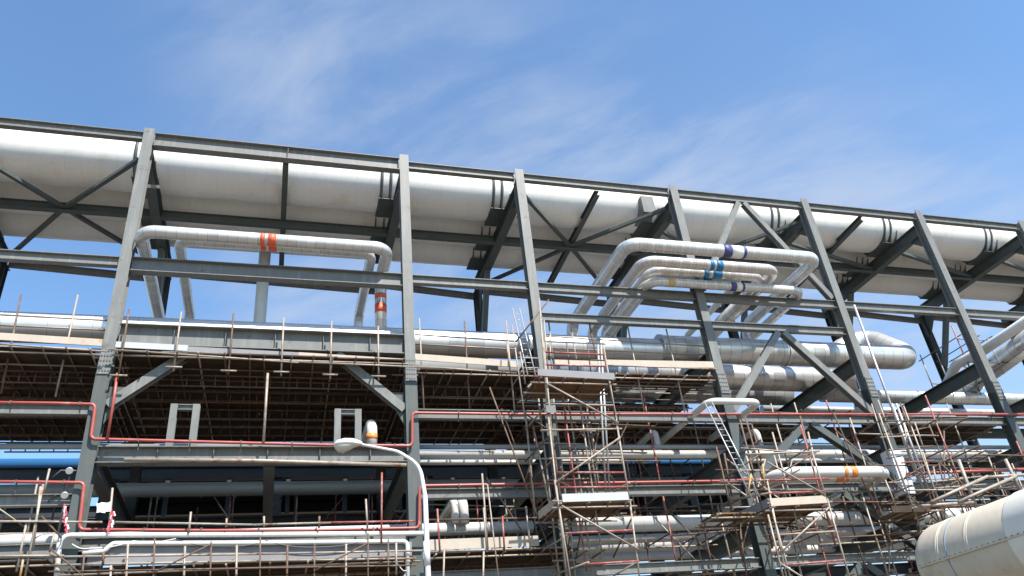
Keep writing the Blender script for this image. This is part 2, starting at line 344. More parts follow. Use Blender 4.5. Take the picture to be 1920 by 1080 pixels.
# two small portal frames standing on the lower girder
for xa, xb in ((318, 361), (632, 671)):
    a = V(xa, 830, YF).x; b = V(xb, 830, YF).x; zt = V((xa+xb)/2, 759+.03*(xa-318), YF).z
    pf = MB()
    pf.ibeam((a, YF, 8.9), (a, YF, zt), .16, .17, (0, 1, 0)).ibeam((b, YF, 8.9), (b, YF, zt), .16, .17, (0, 1, 0)); build('portal_post', pf, STEEL, rack)
    pf = MB(); pf.ibeam((a+.09, YF, zt-.08), (b-.09, YF, zt-.08), .15, .14); build('portal_rail', pf, STEEL, rack)

# ------------------------------------------------------------------ the three great pipes on top
def big_pipe(label, y, z, r, clamps):
    o = pipe('large_pipe', label, [(-16+k*3.0, y, z) for k in range(22)], r, WCLAD, n=56, group='great white pipes on top of the rack')
    for i, x in enumerate(XS):
        s = x-.42
        sad = MB(); arc = [(math.sin(a)*(r+.012), -math.cos(a)*(r+.012)) for a in [R(-62+124*k/10) for k in range(11)]]
        for px in (x-.56, x-.26, x+.02):
            sad.prism([(px, y-r*.62, 18.462)]+[(px, y+p, z+q) for p, q in arc]+[(px, y+r*.62, 18.462)], (.045, 0, 0))
        sad.box((x-.24, y, 18.452), (.80, r*1.2, .03))
        build('saddle', sad, STEEL_D, o)
        if clamps and x not in (D_,):
            for q in (-.19, .12):
                st = MB().lathe((s+q, y, z), (1, 0, 0), [(0, r+.001), (.0, r+.018), (.10, r+.018), (.10, r+.001)], 48)
                st.box((s+q+.05, y-r*.80, z+r*.62), (.10, .14, .10)); st.box((s+q+.05, y-r*.80-.06, z+r*.62-.11), (.06, .05, .06))
                build('strap', st, STEEL_D, o)
    return o
P1 = big_pipe('biggest white clad pipe at the top front of the rack, held by paired steel straps', 22.18, 19.37, .92, True)
P2 = big_pipe('middle of the three white clad pipes on top, half hidden under the front one', 23.95, 19.17, .71, False)
P3 = big_pipe('rearmost of the three white clad pipes on top, its underside against open sky', 25.38, 19.15, .69, False)
g = MB(); p = V(1205, 395, 21.4); g.prism([(12.6, 21.05, 18.45), (12.6, 22.0, 18.45), (12.6, 21.25, 19.2), (12.6, 21.05, 19.2)], (.5, 0, 0)); build('stop_plate', g, STEEL, P1)

# ------------------------------------------------------------------ silver pipes on the second level
yS, zS, rS = 21.25, 12.68, .45
d1 = pipe('silver_pipe', 'long smooth silver clad pipe running behind the handrails above the scaffold decks', [(-15, yS, zS)]+[(-14+k, yS, zS) for k in range(0, 27)]+[(12.1, yS, zS)], rS-.03, SILVER_P, n=40)
zS2 = zS+.12
hp = fillet([(12.1+k, yS, zS2) for k in range(0, 10)]+[(22.55, yS, zS2), (22.45, 23.0, 14.55), (21.0, 23.1, 13.9), (20.8, 23.15, 12.2)], .62, 10)
d2 = pipe('silver_pipe', 'jointed silver pipe that doubles back in a fat hairpin bend against the sky', hp, rS, SILVER, n=40)
for x in (12.12, 17.0): 
    build('joint_collar', MB().tube([(x-.04, yS, zS2), (x+.06, yS, zS2)], rS+.025, 40), SILVER_P, d2)
yS2 = 23.1
d3 = pipe('silver_pipe', 'second jointed silver pipe lying just below the hairpin pipe, ending in a turned elbow', fillet([(9, yS2, zS), (20.3, yS2, zS), (20.6, yS2+1.6, zS+.3)], .6), .47, SILVER, n=40)
d4 = pipe('silver_pipe', 'shaded silver pipe behind the two silver pipes, brown underneath', [(-14, 24.5, zS), (19.2, 24.5, zS)], .44, SILVER, n=32)
d5 = pipe('grey_pipe', 'grey pipe deep under the long silver pipe behind the left scaffold decks', [(-14, 22.9, 12.55), (8.8, 22.9, 12.55)], .35, GPAINT, n=24)
# right-hand pipes behind columns E to G
a = G(1650, 735, 12.6); pipe('silver_pipe', 'thin silver pipe passing behind the lower cross beam right of the hairpin bend', [(20.6, 24.3, 12.58), (44, 24.3, 12.58)], .27, SILVER, n=24)
pipe('silver_pipe', 'thinnest silver pipe, lying just under another silver pipe right of the hairpin bend', [(18.5, 25.4, 12.42), (44, 25.4, 12.42)], .15, SILVER_P, n=20)
pipe('grey_pipe', 'dim grey pipe lowest behind the right-hand columns', [(18.5, 26.15, 12.35), (44, 26.15, 12.35)], .13, GPAINT, n=16)
pipe('white_pipe', 'pale square-looking duct rising to the right edge behind the right-hand column', fillet([G(1960, 578, 13.0), G(1842, 658, 13.0), G(1800, 684, 13.0)+Vector((-.2, 0, 0)), G(1786, 704, 13.0)+Vector((-.3, .4, -.5))], .5), .19, WPAINT, n=20)
pipe('silver_pipe', 'fat silver pipe coming forward at the right edge of the photo', [G(1985, 597, 13.2), G(1862, 690, 13.2), G(1800, 736, 13.2)], .42, SILVER, n=36)

# ------------------------------------------------------------------ expansion loops standing out over the middle beam
zl = 14.62
def loop(label, runy, x0, x1, yl, yr, r, zc, m=LOOPC, dl=True, dr=True, br=.42, ylv=None, group='pipe loops above the middle beam', dz=2.2):
    pts = []
    if dl: pts.append((x0, yl, zc-dz))
    pts += [(x0, yl, zc), (x0, runy, zc), (x1, runy, zc), (x1, yr, zc)]
    if dr: pts.append((x1, yr, zc-dz))
    return pipe('pipe_loop', label, pts, r, m, br, 28, group)
def onrun(o, px0, px1, py, y, z, r, m):
    x0 = G(px0, py, z).x; x1 = G(px1, py, z).x; 
    a = V(px0, py, y).x; b = V(px1, py, y).x
    band(o, (a, y, z), (b, y, z), r+.004, m)
a = V(276, 432, 19.6); b = V(722, 467, 19.6)
zc = 14.98
o = loop('front pipe of the left loop, clad in jointed silver with two orange-red bands', 19.6, V(262, 445, 19.7).x, V(727, 478, 19.7).x, 24.9, 21.45, .185, zc)
onrun(o, 488, 497, 448, 19.6, zc, .185, B_RED); onrun(o, 503, 518, 448, 19.6, zc, .185, B_RED)
xr = V(727, 478, 19.7).x
band(o, (xr, 21.45, 14.25), (xr, 21.45, 14.42), .189, B_RED); band(o, (xr, 21.45, 13.75), (xr, 21.45, 14.05), .189, B_RED)
o = loop('rear pipe of the left loop, tucked below its neighbour with red bands', 20.02, V(333, 470, 20.1).x, V(697, 490, 20.1).x, 24.5, 24.1, .16, 15.06)
onrun(o, 489, 499, 466, 20.02, 15.06, .16, B_RED); onrun(o, 504, 519, 466, 20.02, 15.06, .16, B_RED)
pipe('white_pipe', 'plain white vertical pipe dropping behind the red bands of the left loop', [(V(487, 600, 25.3).x, 25.3, 12.6), (V(487, 600, 25.3).x, 25.3, 18.7)], .21, WPAINT, n=24)
def loopR(label, pl, pr_, y, z, r, yl, yr, bands, m=LOOPR, br=.45, **k):
    xl = V(*pl, y).x; xr_ = V(*pr_, y).x; z = V((pl[0]+pr_[0])/2, (pl[1]+pr_[1])/2, y).z
    o = loop(label, y, xl, xr_, yl, yr, r, z, m, br=br, **k)
    for b0, b1, bmm in bands: onrun(o, b0, b1, pl[1], y, z, r, bmm)
    return o
loopR('largest and highest of the right-hand pipe loops, with dark blue and white bands', (1178, 465), (1530, 476), 18.45, 15.0, .215, 23.95, 23.3, [(1351, 1366, B_BLUE), (1366.5, 1386, B_WHT), (1387, 1392, B_BLUE)])
loopR('second right-hand pipe loop from the top, with light blue bands', (1208, 492), (1456, 503), 19.25, 15.0, .185, 24.3, 24.3, [(1327, 1334, B_LB), (1338, 1350, B_LB)])
loopR('third right-hand pipe loop, squeezed under the second with light blue bands', (1222, 508), (1430, 518), 19.72, 14.9, .16, 24.2, 24.6, [(1316, 1325, B_LB), (1332, 1349, B_LB)])
loopR('short plain white loop lying low among the right-hand loops, light blue bands', (1236, 516), (1388, 523), 19.98, 14.82, .12, 24.3, 24.3, [(1300, 1308, B_LB), (1316, 1331, B_LB)], WPAINT, br=.3)
loopR('lowest and longest front loop on the right, with dark blue band and ochre stain', (1216, 528), (1506, 545), 19.75, 14.80, .155, 24.0, 24.4, [(1250, 1262, B_YEL), (1365, 1375, B_BLUE), (1376, 1385, B_WHT), (1386, 1390, B_BLUE)])
pipe('pipe_loop', 'wide pale pipe reaching back to the silver pipe beneath the right-hand loops', [(V(1405, 545, 20.6).x, 20.9, 14.75), (V(1405, 545, 20.6).x, 24.6, 14.75), (V(1405, 545, 20.6).x, 24.6, 12.6)], .26, LOOPC, .4, 28)

# ------------------------------------------------------------------ lower-level pipes
def xpipe(name, label, y, z, x0, x1, r, m, n=20): return pipe(name, label, [(x0, y, z), (x1, y, z)], r, m, n=n)
xpipe('grey_pipe', 'slim grey pipe, topmost of those on the third level behind the red line', 20.75, V(850, 838, 20.75).z, -14, 44, .07, GPAINT)
xpipe('white_pipe', 'thick white pipe lit on top behind the middle scaffold tower', 21.15, V(850, 853, 21.15).z, 3.6, 44, .125, WPAINT)
xpipe('white_pipe', 'thinner cream white pipe just under the thick one behind the middle tower', 21.55, V(850, 867, 21.55).z, 3.6, 10.2, .07, WPAINT)
xpipe('white_pipe', 'cream white pipe behind the right-hand scaffold tower and column', 21.55, V(850, 867, 21.55).z, 14.3, 44, .07, WPAINT)
xpipe('blue_pipe', 'long bright blue pipe running low behind the rack from the left edge', 31.7, 12.40, -18, 54, .23, BLUE)
xpipe('grey_pipe', 'big shaded grey pipe low behind the wide bay', 24.9, 9.3, -14, 20, .2, GPAINT)
xpipe('white_pipe', 'white pipe low in the wide bay beside the red line, running left to right', 21.1, V(900, 990.5, 21.1).z, -14, 6.9, .165, WPAINT)
LOWG = 'white pipes stacked low on the right'
for y, py, r, lab in ((21.2, 982, .22, 'nearest and brightest of the white pipes low between the two scaffold towers'), (22.3, 1009, .13, 'second of the white pipes low between the towers, a thin bright line'), (23.2, 1024, .16, 'third of the white pipes low between the towers, deep in shade'), (24.3, 1042, .14, 'rearmost of the white pipes low between the towers')):
    o = xpipe('white_pipe', lab, y, V(1220, py, y).z, 8.2, 40, r, WPAINT); o['group'] = LOWG
# elbowed risers
def riser(label, top, foot, y0, y1, r, m=WPAINT):
    t = V(*top, y0); return pipe('pipe_elbow', label, [(t.x, y0, V(*foot, y0).z), (t.x, y0, t.z), (t.x, y1, t.z+.02)], r, m, r*2.2, 20, 'hooked white risers')
riser('white hooked riser with orange bands standing behind the lamp head', (697, 790), (697, 840), 20.5, 22.8, .15)
o = bpy.data.objects['pipe_elbow']; t = V(697, 790, 20.5); band(o, (t.x, 20.5, t.z-.55), (t.x, 20.5, t.z-.38), .153, B_ORG); band(o, (t.x, 20.5, t.z-.95), (t.x, 20.5, t.z-.72), .153, B_ORG)
riser('slimmer of two grey hooked risers right of the lamp post', (852, 938), (850, 982), 20.7, 23.6, .10)
riser('fatter of two grey hooked risers right of the lamp post', (868, 934), (873, 982), 20.75, 24.2, .13)
riser('white hooked riser between the middle tower and the right tower', (1228, 808), (1240, 852), 21.75, 24.2, .10)
riser('white hooked riser right of the ladder on the right tower', (1418, 806), (1424, 842), 21.6, 23.2, .10)
# flat loop under the right silver pipes
a = V(1330, 752, 18.9); b = V(1424, 752, 18.9)
pipe('pipe_loop', 'small plain white loop hung out level with the red line beside the leaning ladder', [(a.x, 24.2, a.z), (a.x, 18.9, a.z), (b.x, 18.9, a.z), (b.x, 22, a.z)], .10, WPAINT, .28, 24)
a = V(1470, 884, 18.8); b = V(1668, 868, 18.8)
o = pipe('white_pipe', 'thick white pipe with orange bands lying across the front of the right tower', [(a.x-.1, 21.5, a.z), (a.x-.05, 18.9, a.z), (b.x, 18.9, a.z), (b.x+.1, 22.5, a.z)], .165, WPAINT, .5, 28)
o2 = pipe('silver_pipe', 'jointed silver pipe tucked just below the thick white pipe with orange bands', [(a.x+.1, 22.5, a.z-.02), (a.x+.15, 19.35, a.z-.02), (b.x-.1, 19.35, a.z-.02), (b.x, 23.5, a.z-.02)], .15, LOOPC, .45, 24)
onrun(o2, 1560, 1572, 884, 19.35, a.z-.02, .15, B_ORG); onrun(o2, 1577, 1583, 884, 19.35, a.z-.02, .15, B_ORG)
for q0, q1 in ((1574, 1581), (1588, 1599)): onrun(o, q0, q1, 874, 18.9, a.z, .165, B_ORG)

# ------------------------------------------------------------------ red fire line and white conduits on the front face
yr = 19.86
def front(name, label, px, r, m, y=yr, br=.12, n=14, cat='pipe', brk=None):
    P = [V(*p, y) for p in px]; o = pipe(name, label, P, r, m, br, n, None, cat)
    if brk:
        for (x0, y0, x1, y1, k) in brk:
            for i in range(k):
                q = V(x0+(x1-x0)*i/(k-1), y0+(y1-y0)*i/(k-1), y)
                build('pipe_clip', MB().obox(q+Vector((0, .02, .08)), q+Vector((0, .1, -.2)), .03, .03).obox(q+Vector((0, -.055, -.03)), q+Vector((0, -.055, .05)), .035, .012, (0, 1, 0)), BOLT, o)
    return o
front('red_pipe', 'upper red fire pipe stepping down and up again round the wide bay', [(-60, 754), (100, 756), (179, 758), (170, 823), (400, 829), (600, 834), (773, 836), (773, 774), (960, 776.5), (1440, 776.5), (1700, 777), (1960, 776.5)], .039, RED, brk=[(20, 756, 150, 758, 2), (260, 827, 740, 836, 6), (860, 775, 1860, 777, 11)])
front('red_pipe', 'lower red fire pipe stepping down round the wide bay near the bottom', [(-60, 903), (80, 904), (158, 905), (148, 993), (400, 995), (600, 994), (786, 990), (787, 911), (960, 908), (1350, 902), (1600, 891)], .039, RED, brk=[(30, 905, 120, 905, 2), (270, 995, 700, 994, 5), (860, 911, 1300, 904, 5)])
front('red_pipe', 'short red pipe at right behind the scaffold poles above the tank', [(1700, 889), (1960, 878)], .05, RED)
front('red_pipe', 'red riser tube beside the left column knee brace', [(220, 700), (214, 745), (201, 823)], .036, RED, 19.78)
front('white_conduit', 'upper white conduit crossing the wide bay near the bottom and turning down at left', [(103, 1130), (112, 1004), (500, 1002), (800, 1000)], .06, WPAINT, 19.72, .2)
front('white_conduit', 'lower white conduit with a kink, turning down beside the lamp post', [(155, 1038), (196, 1033), (212, 1019), (480, 1018), (764, 1015), (765, 1130)], .055, WPAINT, 19.66, .12)
front('grey_pipe', 'straight pale pole hung under the middle girder on rusty clips', [(233, 862), (480, 864), (762, 872)], .05, TUBE, 19.9, .1)

# ------------------------------------------------------------------ scaffolding
clampmesh = None
def clamp(p, parent):
    global clampmesh
    if clampmesh is None:
        mb = MB(); mb.box((0, -.035, 0), (.10, .07, .075)); mb.box((0, 0, .02), (.075, .12, .05)); mb.tube([(.03, -.11, .01), (.03, .02, .01)], .012, 6)
        o = build('clamp', mb, CLAMP, parent); clampmesh = o.data
        o.location = Vector(p)-LOC[parent.name]; return o
    o = bpy.data.objects.new('clamp', clampmesh); C.objects.link(o); o.parent = parent; o.location = Vector(p)-LOC[parent.name]; return o
def tmat():
    q = rnd.random(); return TUBE if q < .80 else RUSTT if q < .93 else REDT if q < .98 else YELT
def deck(parent, x0, x1, y0, y1, z, gap=.006, tr=.85, ladders=(), runners=3, pm=None):
    mb = MB(); y = y0; pw = .225
    while y < y1-.1:
        x = x0
        while x < x1-.2:
            l_ = min(rnd.uniform(2.4, 3.9), x1-x); zz_ = z+rnd.choice((0, 0, .012, .02)); mb.box(((x+x+l_)/2, y+pw/2, zz_), (l_-.003, pw-gap-rnd.random()*.01, .038)); x += l_
        y += pw
    build('deck_boards', mb, pm or PLANK, parent)
    k = max(2, int((x1-x0)/tr))
    for i in range(k+1):
        x = x0+.1+(x1-x0-.2)*i/k+rnd.uniform(-.12, .12)
        build('transom', T([(x+rnd.uniform(-.06, .06), y0-.18, z-.05), (x+rnd.uniform(-.06, .06), y1+.1, z-.05)], .024, 8), rnd.choice((RUSTT, RUSTT, TUBE)), parent)
    for i in range(runners):
        y = y0+.05+(y1-y0-.1)*i/max(1, runners-1)
        build('runner_tube', T([(x0-.15, y, z-.105), (x1+.15, y, z-.105)], .025, 8), rnd.choice((RUSTT, RUSTT, RUSTT, TUBE)) if i else TUBE, parent)
    for ly in ladders: ladder_beam(parent, x0, x1, ly, z-.15)
def ladder_beam(parent, x0, x1, y, zt, h=.32, m=None):
    m = m or RUSTT; mb = MB(); mb.tube([(x0, y, zt), (x1, y, zt)], .024, 8).tube([(x0, y, zt-h), (x1, y, zt-h)], .024, 8)
    x = x0+.15
    while x < x1: mb.tube([(x, y, zt-.02), (x, y, zt-h+.02)], .017, 6); x += .36
    return build('ladder_beam', mb, m, parent)
def tubes(parent, name, lst, y, r=.025, m=None):
    out = []
    for q in lst:
        yy = q[4] if len(q) > 4 else y; yy2 = q[5] if len(q) > 5 else yy
        a = V(q[0], q[1], yy); b = V(q[2], q[3], yy2); mm = m or tmat()
        build(name, T([a, b], r, 8), mm, parent); out.append((a, b))
    return out
def clamps_at(parent, ups, rails, cap=60):
    n = 0
    for a, b in ups:
        for c, d in rails:
            x = (a.x+b.x)/2
            if min(c.x, d.x)-.1 > x or max(c.x, d.x)+.1 < x: continue
            t = (x-c.x)/((d.x-c.x) or 1); z = c.z+(d.z-c.z)*t
            if min(a.z, b.z)-.1 < z < max(a.z, b.z)+.1 and n < cap:
                tt = (z-a.z)/((b.z-a.z) or 1); clamp((a.x+(b.x-a.x)*tt, a.y+(b.y-a.y)*tt-.02, z), parent); n += 1
def toe(parent, q, y, h, m): 
    a = V(q[0], q[1], y); b = V(q[2], q[3], y)
    build('toe_board', MB().obox(a, b, .03, h), m, parent)

# --- deck in the far left bay
zD = 11.33
s1 = thing('scaffold_platform', 'scaffold deck in the left bay, cut off by the left edge of the photo', 'scaffold', (-7, 20, zD))
deck(s1, -11, A_-.25, 19.75, 26.2, zD, ladders=(20.8, 21.9, 23.2, 24.6), runners=10, tr=.55)
up = tubes(s1, 'upright_tube', [(40, 552, 2, 738), (146, 553, 104, 744)], 20.35)
ra = tubes(s1, 'guard_rail', [(-40, 588, 204, 601), (-40, 608, 200, 619)], 20.4)
ra2 = tubes(s1, 'edge_tube', [(-60, 641, 200, 659)], 19.7); clamps_at(s1, up, ra+ra2)
for x in (10, 60, 105, 160): clamp(V(x, 645+.072*x, 19.68), s1)
toe(s1, (-60, 627, 195, 643), 20.1, .2, TOE)
ladder_beam(s1, V(12, 832, 24).x, V(158, 838, 24).x, 24.0, V(80, 831, 24).z, .26, BOLT)
# --- deck in the wide bay
s2 = thing('scaffold_platform', 'scaffold deck hung under the girder of the wide bay, with white and orange toe boards', 'scaffold', (-.5, 20, zD))
deck(s2, A_+.3, B_-.25, 19.75, 26.2, zD, ladders=(20.8, 21.9, 23.2, 24.5), runners=10, tr=.6)
up = tubes(s2, 'upright_tube', [(242, 580, 221, 712), (340, 585, 325, 696), (438, 588, 428, 703), (532, 596, 527, 705), (622, 602, 619, 710), (709, 612, 710, 713)], 19.74)
ra = [(V(0, 641, 19.7), V(780, 691, 19.7))]
tubes(s2, 'edge_tube', [(205, 655, 560, 680), (545, 678, 830, 690)], 19.7, m=TUBE)
clamps_at(s2, up, ra); 
for (a, b) in up:
    c = b+Vector((0, 0, .12)); build('cross_tube', T([c+Vector((-.2, 0, 0)), c+Vector((.2, 0, 0))], .026, 8), TUBE, s2)
for x, y in ((236, 599), (338, 611), (436, 618), (530, 622), (621, 629), (709, 637)): clamp(V(x, y-3, 19.72), s2)
toe(s2, (217, 646, 352, 653), 19.92, .17, TOEW); toe(s2, (352, 655, 560, 666), 19.92, .16, TOEG); toe(s2, (560, 666, 756, 678), 19.92, .17, TOE)
tubes(s2, 'upright_tube', [(502, 700, 494, 830)], 19.8, .035, TUBE)
deck(s2, A_-.3, A_+.35, 20.45, 26.2, zD-.02, runners=2); deck(s2, B_-.3, B_+.35, 20.45, 26.2, zD-.02, runners=2)
# --- deck right of the wide bay
s3 = thing('scaffold_platform', 'scaffold deck in the narrow bay between the lamp post column and the middle tower', 'scaffold', (5.4, 20, zD))
deck(s3, B_+.3, C_-.2, 20.05, 26.2, 11.2, ladders=(20.9, 22.2, 23.6), runners=8, tr=.5)
up = tubes(s3, 'upright_tube', [(786, 597, 795, 771), (871, 602, 881, 772), (949, 602, 965, 772)], 20.35)
ra = tubes(s3, 'guard_rail', [(778, 627, 970, 640), (778, 645, 970, 655)], 20.4)
tubes(s3, 'edge_tube', [(775, 686, 968, 700)], 19.7, m=TUBE); clamps_at(s3, up, ra)
toe(s3, (778, 669, 968, 683), 20.0, .2, TOE)
for x in (800, 838, 885, 930): clamp(V(x, 690+.07*(x-800), 19.68), s3)
# --- deck between the middle tower and the column carrying the loops
s4 = thing('scaffold_platform', 'open-ended scaffold deck right of the middle tower, under the jointed silver pipe', 'scaffold', (10.4, 20, zD))
deck(s4, C_+.2, D_-.25, 20.05, 20.95, 11.22, ladders=(), runners=4, tr=.5)
ladder_beam(s4, 9.0, D_-.2, 22.0, 11.0); ladder_beam(s4, 8.5, D_-.2, 23.3, 10.9); ladder_beam(s4, 8.5, D_-.2, 24.6, 10.9)
up = tubes(s4, 'upright_tube', [(1029, 605, 1040, 700), (1071, 617, 1085, 700), (1105, 607, 1122, 690), (1177, 612, 1208, 770), (1249, 617, 1284, 770), (1320, 620, 1352, 750)], 20.3)
ra = tubes(s4, 'guard_rail', [(1010, 630, 1335, 650), (1010, 652, 1338, 666)], 20.32, m=TUBE)
tubes(s4, 'edge_tube', [(1135, 685, 1344, 692)], 19.7, m=TUBE); clamps_at(s4, up, ra)
toe(s4, (1040, 679, 1338, 684), 20.0, .22, TOE)
# --- inner decks that roof the dark middle of the rack
s5 = thing('scaffold_platform', 'dark inner scaffold deck deep behind the middle and right towers', 'scaffold', (12, 24, 10.6))
deck(s5, C_-.3, D_-.2, 22.0, 26.3, 11.08, ladders=(22.1, 23.3), runners=6, tr=.6)
deck(s5, C_+.3, E_-.3, 22.9, 26.3, 10.75, ladders=(23.0, 24.6), runners=5)
tubes(s5, 'guard_rail', [(1150, 735, 1340, 740), (1150, 748, 1340, 752)], 23.0)
s6 = thing('scaffold_platform', 'red-edged scaffold deck with rungs between the last two right-hand columns', 'scaffold', (22, 22, 10))
a = G(1650, 786, 10.05); b = G(1880, 792, 10.05)
deck(s6, a.x, b.x, a.y, a.y+2.6, 10.05, runners=4); ladder_beam(s6, a.x, b.x-1.2, a.y-.05, 10.15, .3, TUBE); ladder_beam(s6, b.x-1.2, b.x, a.y-.05, 10.15, .3, REDT)
tubes(s6, 'upright_tube', [(1775, 757, 1832, 905, 20.6)], 20.6)
# --- bottom decks
s7 = thing('scaffold_platform', 'lowest scaffold deck across the wide bay, grey mesh front above a red-brown underside', 'scaffold', (0, 20, 6))
z7 = V(400, 1056, 19.6).z
deck(s7, A_+.1, B_-.1, 19.7, 24.5, z7, ladders=(20.5, 22.2), runners=5)
ra = tubes(s7, 'edge_tube', [(-40, 1046, 480, 1039), (470, 1039, 810, 1032), (85, 1060, 480, 1052), (470, 1052, 780, 1047)], 19.55, m=TUBE)
up = tubes(s7, 'upright_tube', [(240, 1020, 234, 1130), (347, 1024, 343, 1130), (444, 1022, 442, 1130), (539, 1022, 537, 1130), (649, 1020, 648, 1130), (743, 1018, 743, 1078), (194, 1035, 193, 1060), (208, 1060, 205, 1130)], 19.52)
clamps_at(s7, up, ra); toe(s7, (165, 1043, 480, 1038), 19.75, .42, TOEG); toe(s7, (480, 1038, 772, 1032), 19.75, .42, TOEG)
ra = tubes(s7, 'guard_rail', [(-40, 977, 192, 979), (216, 979, 480, 984), (470, 984, 620, 980), (600, 980, 778, 977)], 19.6)
up = tubes(s7, 'upright_tube', [(716, 886, 715, 1022), (686, 936, 689, 992), (358, 960, 354, 1000), (425, 972, 424, 988), (599, 968, 598, 990), (495, 968, 495, 990)], 19.6)
clamps_at(s7, up, ra)
lw = thing('tube_scaffold', 'thin rusty poles standing in front of the lower white conduits of the wide bay', 'scaffold', (-.5, 19.4, 5.5))
up = tubes(lw, 'upright_tube', [(158, 1040, 150, 1120), (290, 1010, 286, 1120), (396, 1015, 393, 1120), (488, 1008, 487, 1120), (590, 1020, 589, 1120), (690, 1000, 690, 1120), (728, 1010, 728, 1120)], 19.42, .02, RUSTT)
ra_ = tubes(lw, 'ledger', [(90, 1072, 780, 1060)], 19.4, .02, RUSTT); clamps_at(lw, up, ra_, 20)
tubes(lw, 'brace_tube', [(285, 1075, 396, 1020), (590, 1070, 690, 1018), (96, 1030, 150, 1075)], 19.38, .018, RUSTT)
s8 = thing('scaffold_platform', 'lowest scaffold deck between the lamp post and the middle tower, pale plank edge', 'scaffold', (5.5, 20, 6))
for lab, pts in (('thin white cable sagging along the lower left conduits', [(135, 1020), (170, 1028), (250, 1014), (330, 1010)]), ('thin black cable looping between clips under the wide bay', [(330, 1012), (420, 1024), (500, 1014), (590, 1026), (690, 1012)]), ('loose white cable hanging beside the turned-down conduit', [(742, 1042), (748, 1060), (762, 1070)])):
    P_ = [V(x, y, 19.62) for x, y in pts]; q = []
    for i in range(len(P_)-1):
        for k in range(8): q.append(P_[i].lerp(P_[i+1], k/8)+Vector((0, 0, -.05*math.sin(math.pi*k/8))))
    tag(build('cable', MB().tube(q+[P_[-1]], .012, 6), BOLT if 'black' in lab else WPAINT, None, P_[0]), lab, 'cable')
z8 = V(900, 1033, 19.6).z
deck(s8, B_+.3, C_+.2, 19.7, 24.5, z8, ladders=(20.6, 22.2), runners=4)
toe(s8, (806, 1022, 1010, 1014), 19.7, .26, TOE)
ra = tubes(s8, 'edge_tube', [(800, 1035, 1062, 1026)], 19.55, m=TUBE)+tubes(s8, 'guard_rail', [(798, 975, 1064, 970)], 19.55)
up = tubes(s8, 'upright_tube', [(820, 954, 825, 1037), (904, 888, 915, 1034), (907, 952, 913, 1035), (833, 1030, 830, 1130), (907, 1034, 905, 1130), (986, 950, 995, 1032), (942, 968, 946, 1034)], 19.5)
clamps_at(s8, up, ra); tubes(s8, 'tie_rope', [(914, 908, 939, 1120)], 19.4, .018, TUBE); tubes(s8, 'brace_tube', [(912, 895, 1000, 1028)], 19.8, .02, RUSTT)
s9 = thing('tube_scaffold', 'leaning pale scaffold poles at the lower left corner with yellow paint', 'scaffold', (-6, 19.5, 6))
up = tubes(s9, 'upright_tube', [(93, 879, 82, 925), (81, 908, 47, 1080), (76, 912, 62, 1030), (50, 978, 31, 1072), (102, 1000, 93, 1035)], 19.5, m=TUBE)
z9 = V(50, 1049, 19.6).z; deck(s9, -9.5, A_-.1, 19.7, 24.5, z9, runners=5, tr=.6)
tubes(s9, 'upright_tube', [(45, 1040, 36, 1090)], 19.5, m=YELT); tubes(s9, 'brace_tube', [(78, 968, 115, 1008)], 19.5, .02, RUSTT)
ra = tubes(s9, 'guard_rail', [(-40, 1043, 120, 1042), (-40, 978, 100, 978)], 19.46); clamps_at(s9, up, ra)

# --- towers
def tower(name, label, loc): return thing(name, label, 'scaffold tower', loc)
t1 = tower('scaffold_tower', 'middle scaffold tower with a ladder and red ledgers in front of the narrow bay', (9, 18.6, 5))
yf, yb = 18.0, 19.35
fl = tubes(t1, 'upright_tube', [(1011, 560, 1027, 775), (1027, 770, 1067, 1120), (1019, 640, 1042, 900), (1040, 900, 1075, 1120)], yf, .025, TUBE)
fr = tubes(t1, 'upright_tube', [(1131, 655, 1155, 790), (1154, 780, 1182, 950), (1181, 940, 1204, 1120)], yf, .025)
bl = tubes(t1, 'upright_tube', [(950, 640, 957, 700), (985, 772, 1003, 960), (1000, 800, 1034, 965), (975, 660, 985, 720)], yb, .027)
brr = tubes(t1, 'upright_tube', [(1099, 790, 1121, 930)], yb, .027)
tubes(t1, 'upright_tube', [(1121, 645, 1136, 925), (1127, 645, 1143, 925)], yb-.1, .032, ALU)
le = tubes(t1, 'ledger', [(1020, 660, 1133, 665), (1022, 684, 1136, 687), (1000, 706, 1143, 711), (1045, 886, 1172, 886), (1050, 914, 1176, 913), (1060, 1000, 1188, 994), (1100, 1058, 1198, 1052)], yf, .027, REDT)
le += tubes(t1, 'ledger', [(1024, 757, 1150, 760), (1013, 807, 1166, 804), (1035, 940, 1185, 938), (1030, 860, 1165, 858)], yf, .027, TUBE)
tubes(t1, 'ledger', [(990, 860, 1130, 860), (965, 670, 1010, 672), (980, 690, 1010, 690)], yb, .025)
tubes(t1, 'ledger', [(1029, 757, 985, 805, yf, yb), (1040, 860, 998, 900, yf, yb), (1070, 1000, 1020, 1030, yf, yb), (1104, 1054, 1035, 1079, yf, yb), (1155, 790, 1105, 820, yf, yb), (1180, 905, 1130, 935, yf, yb)], yf, .025)
tubes(t1, 'brace_tube', [(1022, 717, 1160, 793), (1163, 820, 1044, 903), (1053, 948, 1198, 1031), (1130, 640, 1175, 900, yb, yb)], yf-.06, .025, TUBE)
tubes(t1, 'brace_tube', [(985, 776, 1034, 810, yb, yf), (1036, 812, 985, 865, yf, yb), (1005, 840, 985, 900, yb, yb), (968, 640, 1029, 562, yf, yf), (1190, 960, 1150, 1045, yf, yb), (1197, 1052, 1150, 1080, yf, yf), (1046, 902, 1080, 918, yf, yb)], yf, .022, RUSTT)
clamps_at(t1, fl+fr, le, 50)
a = V(1005, 709, yf); b = V(1146, 712, yf)
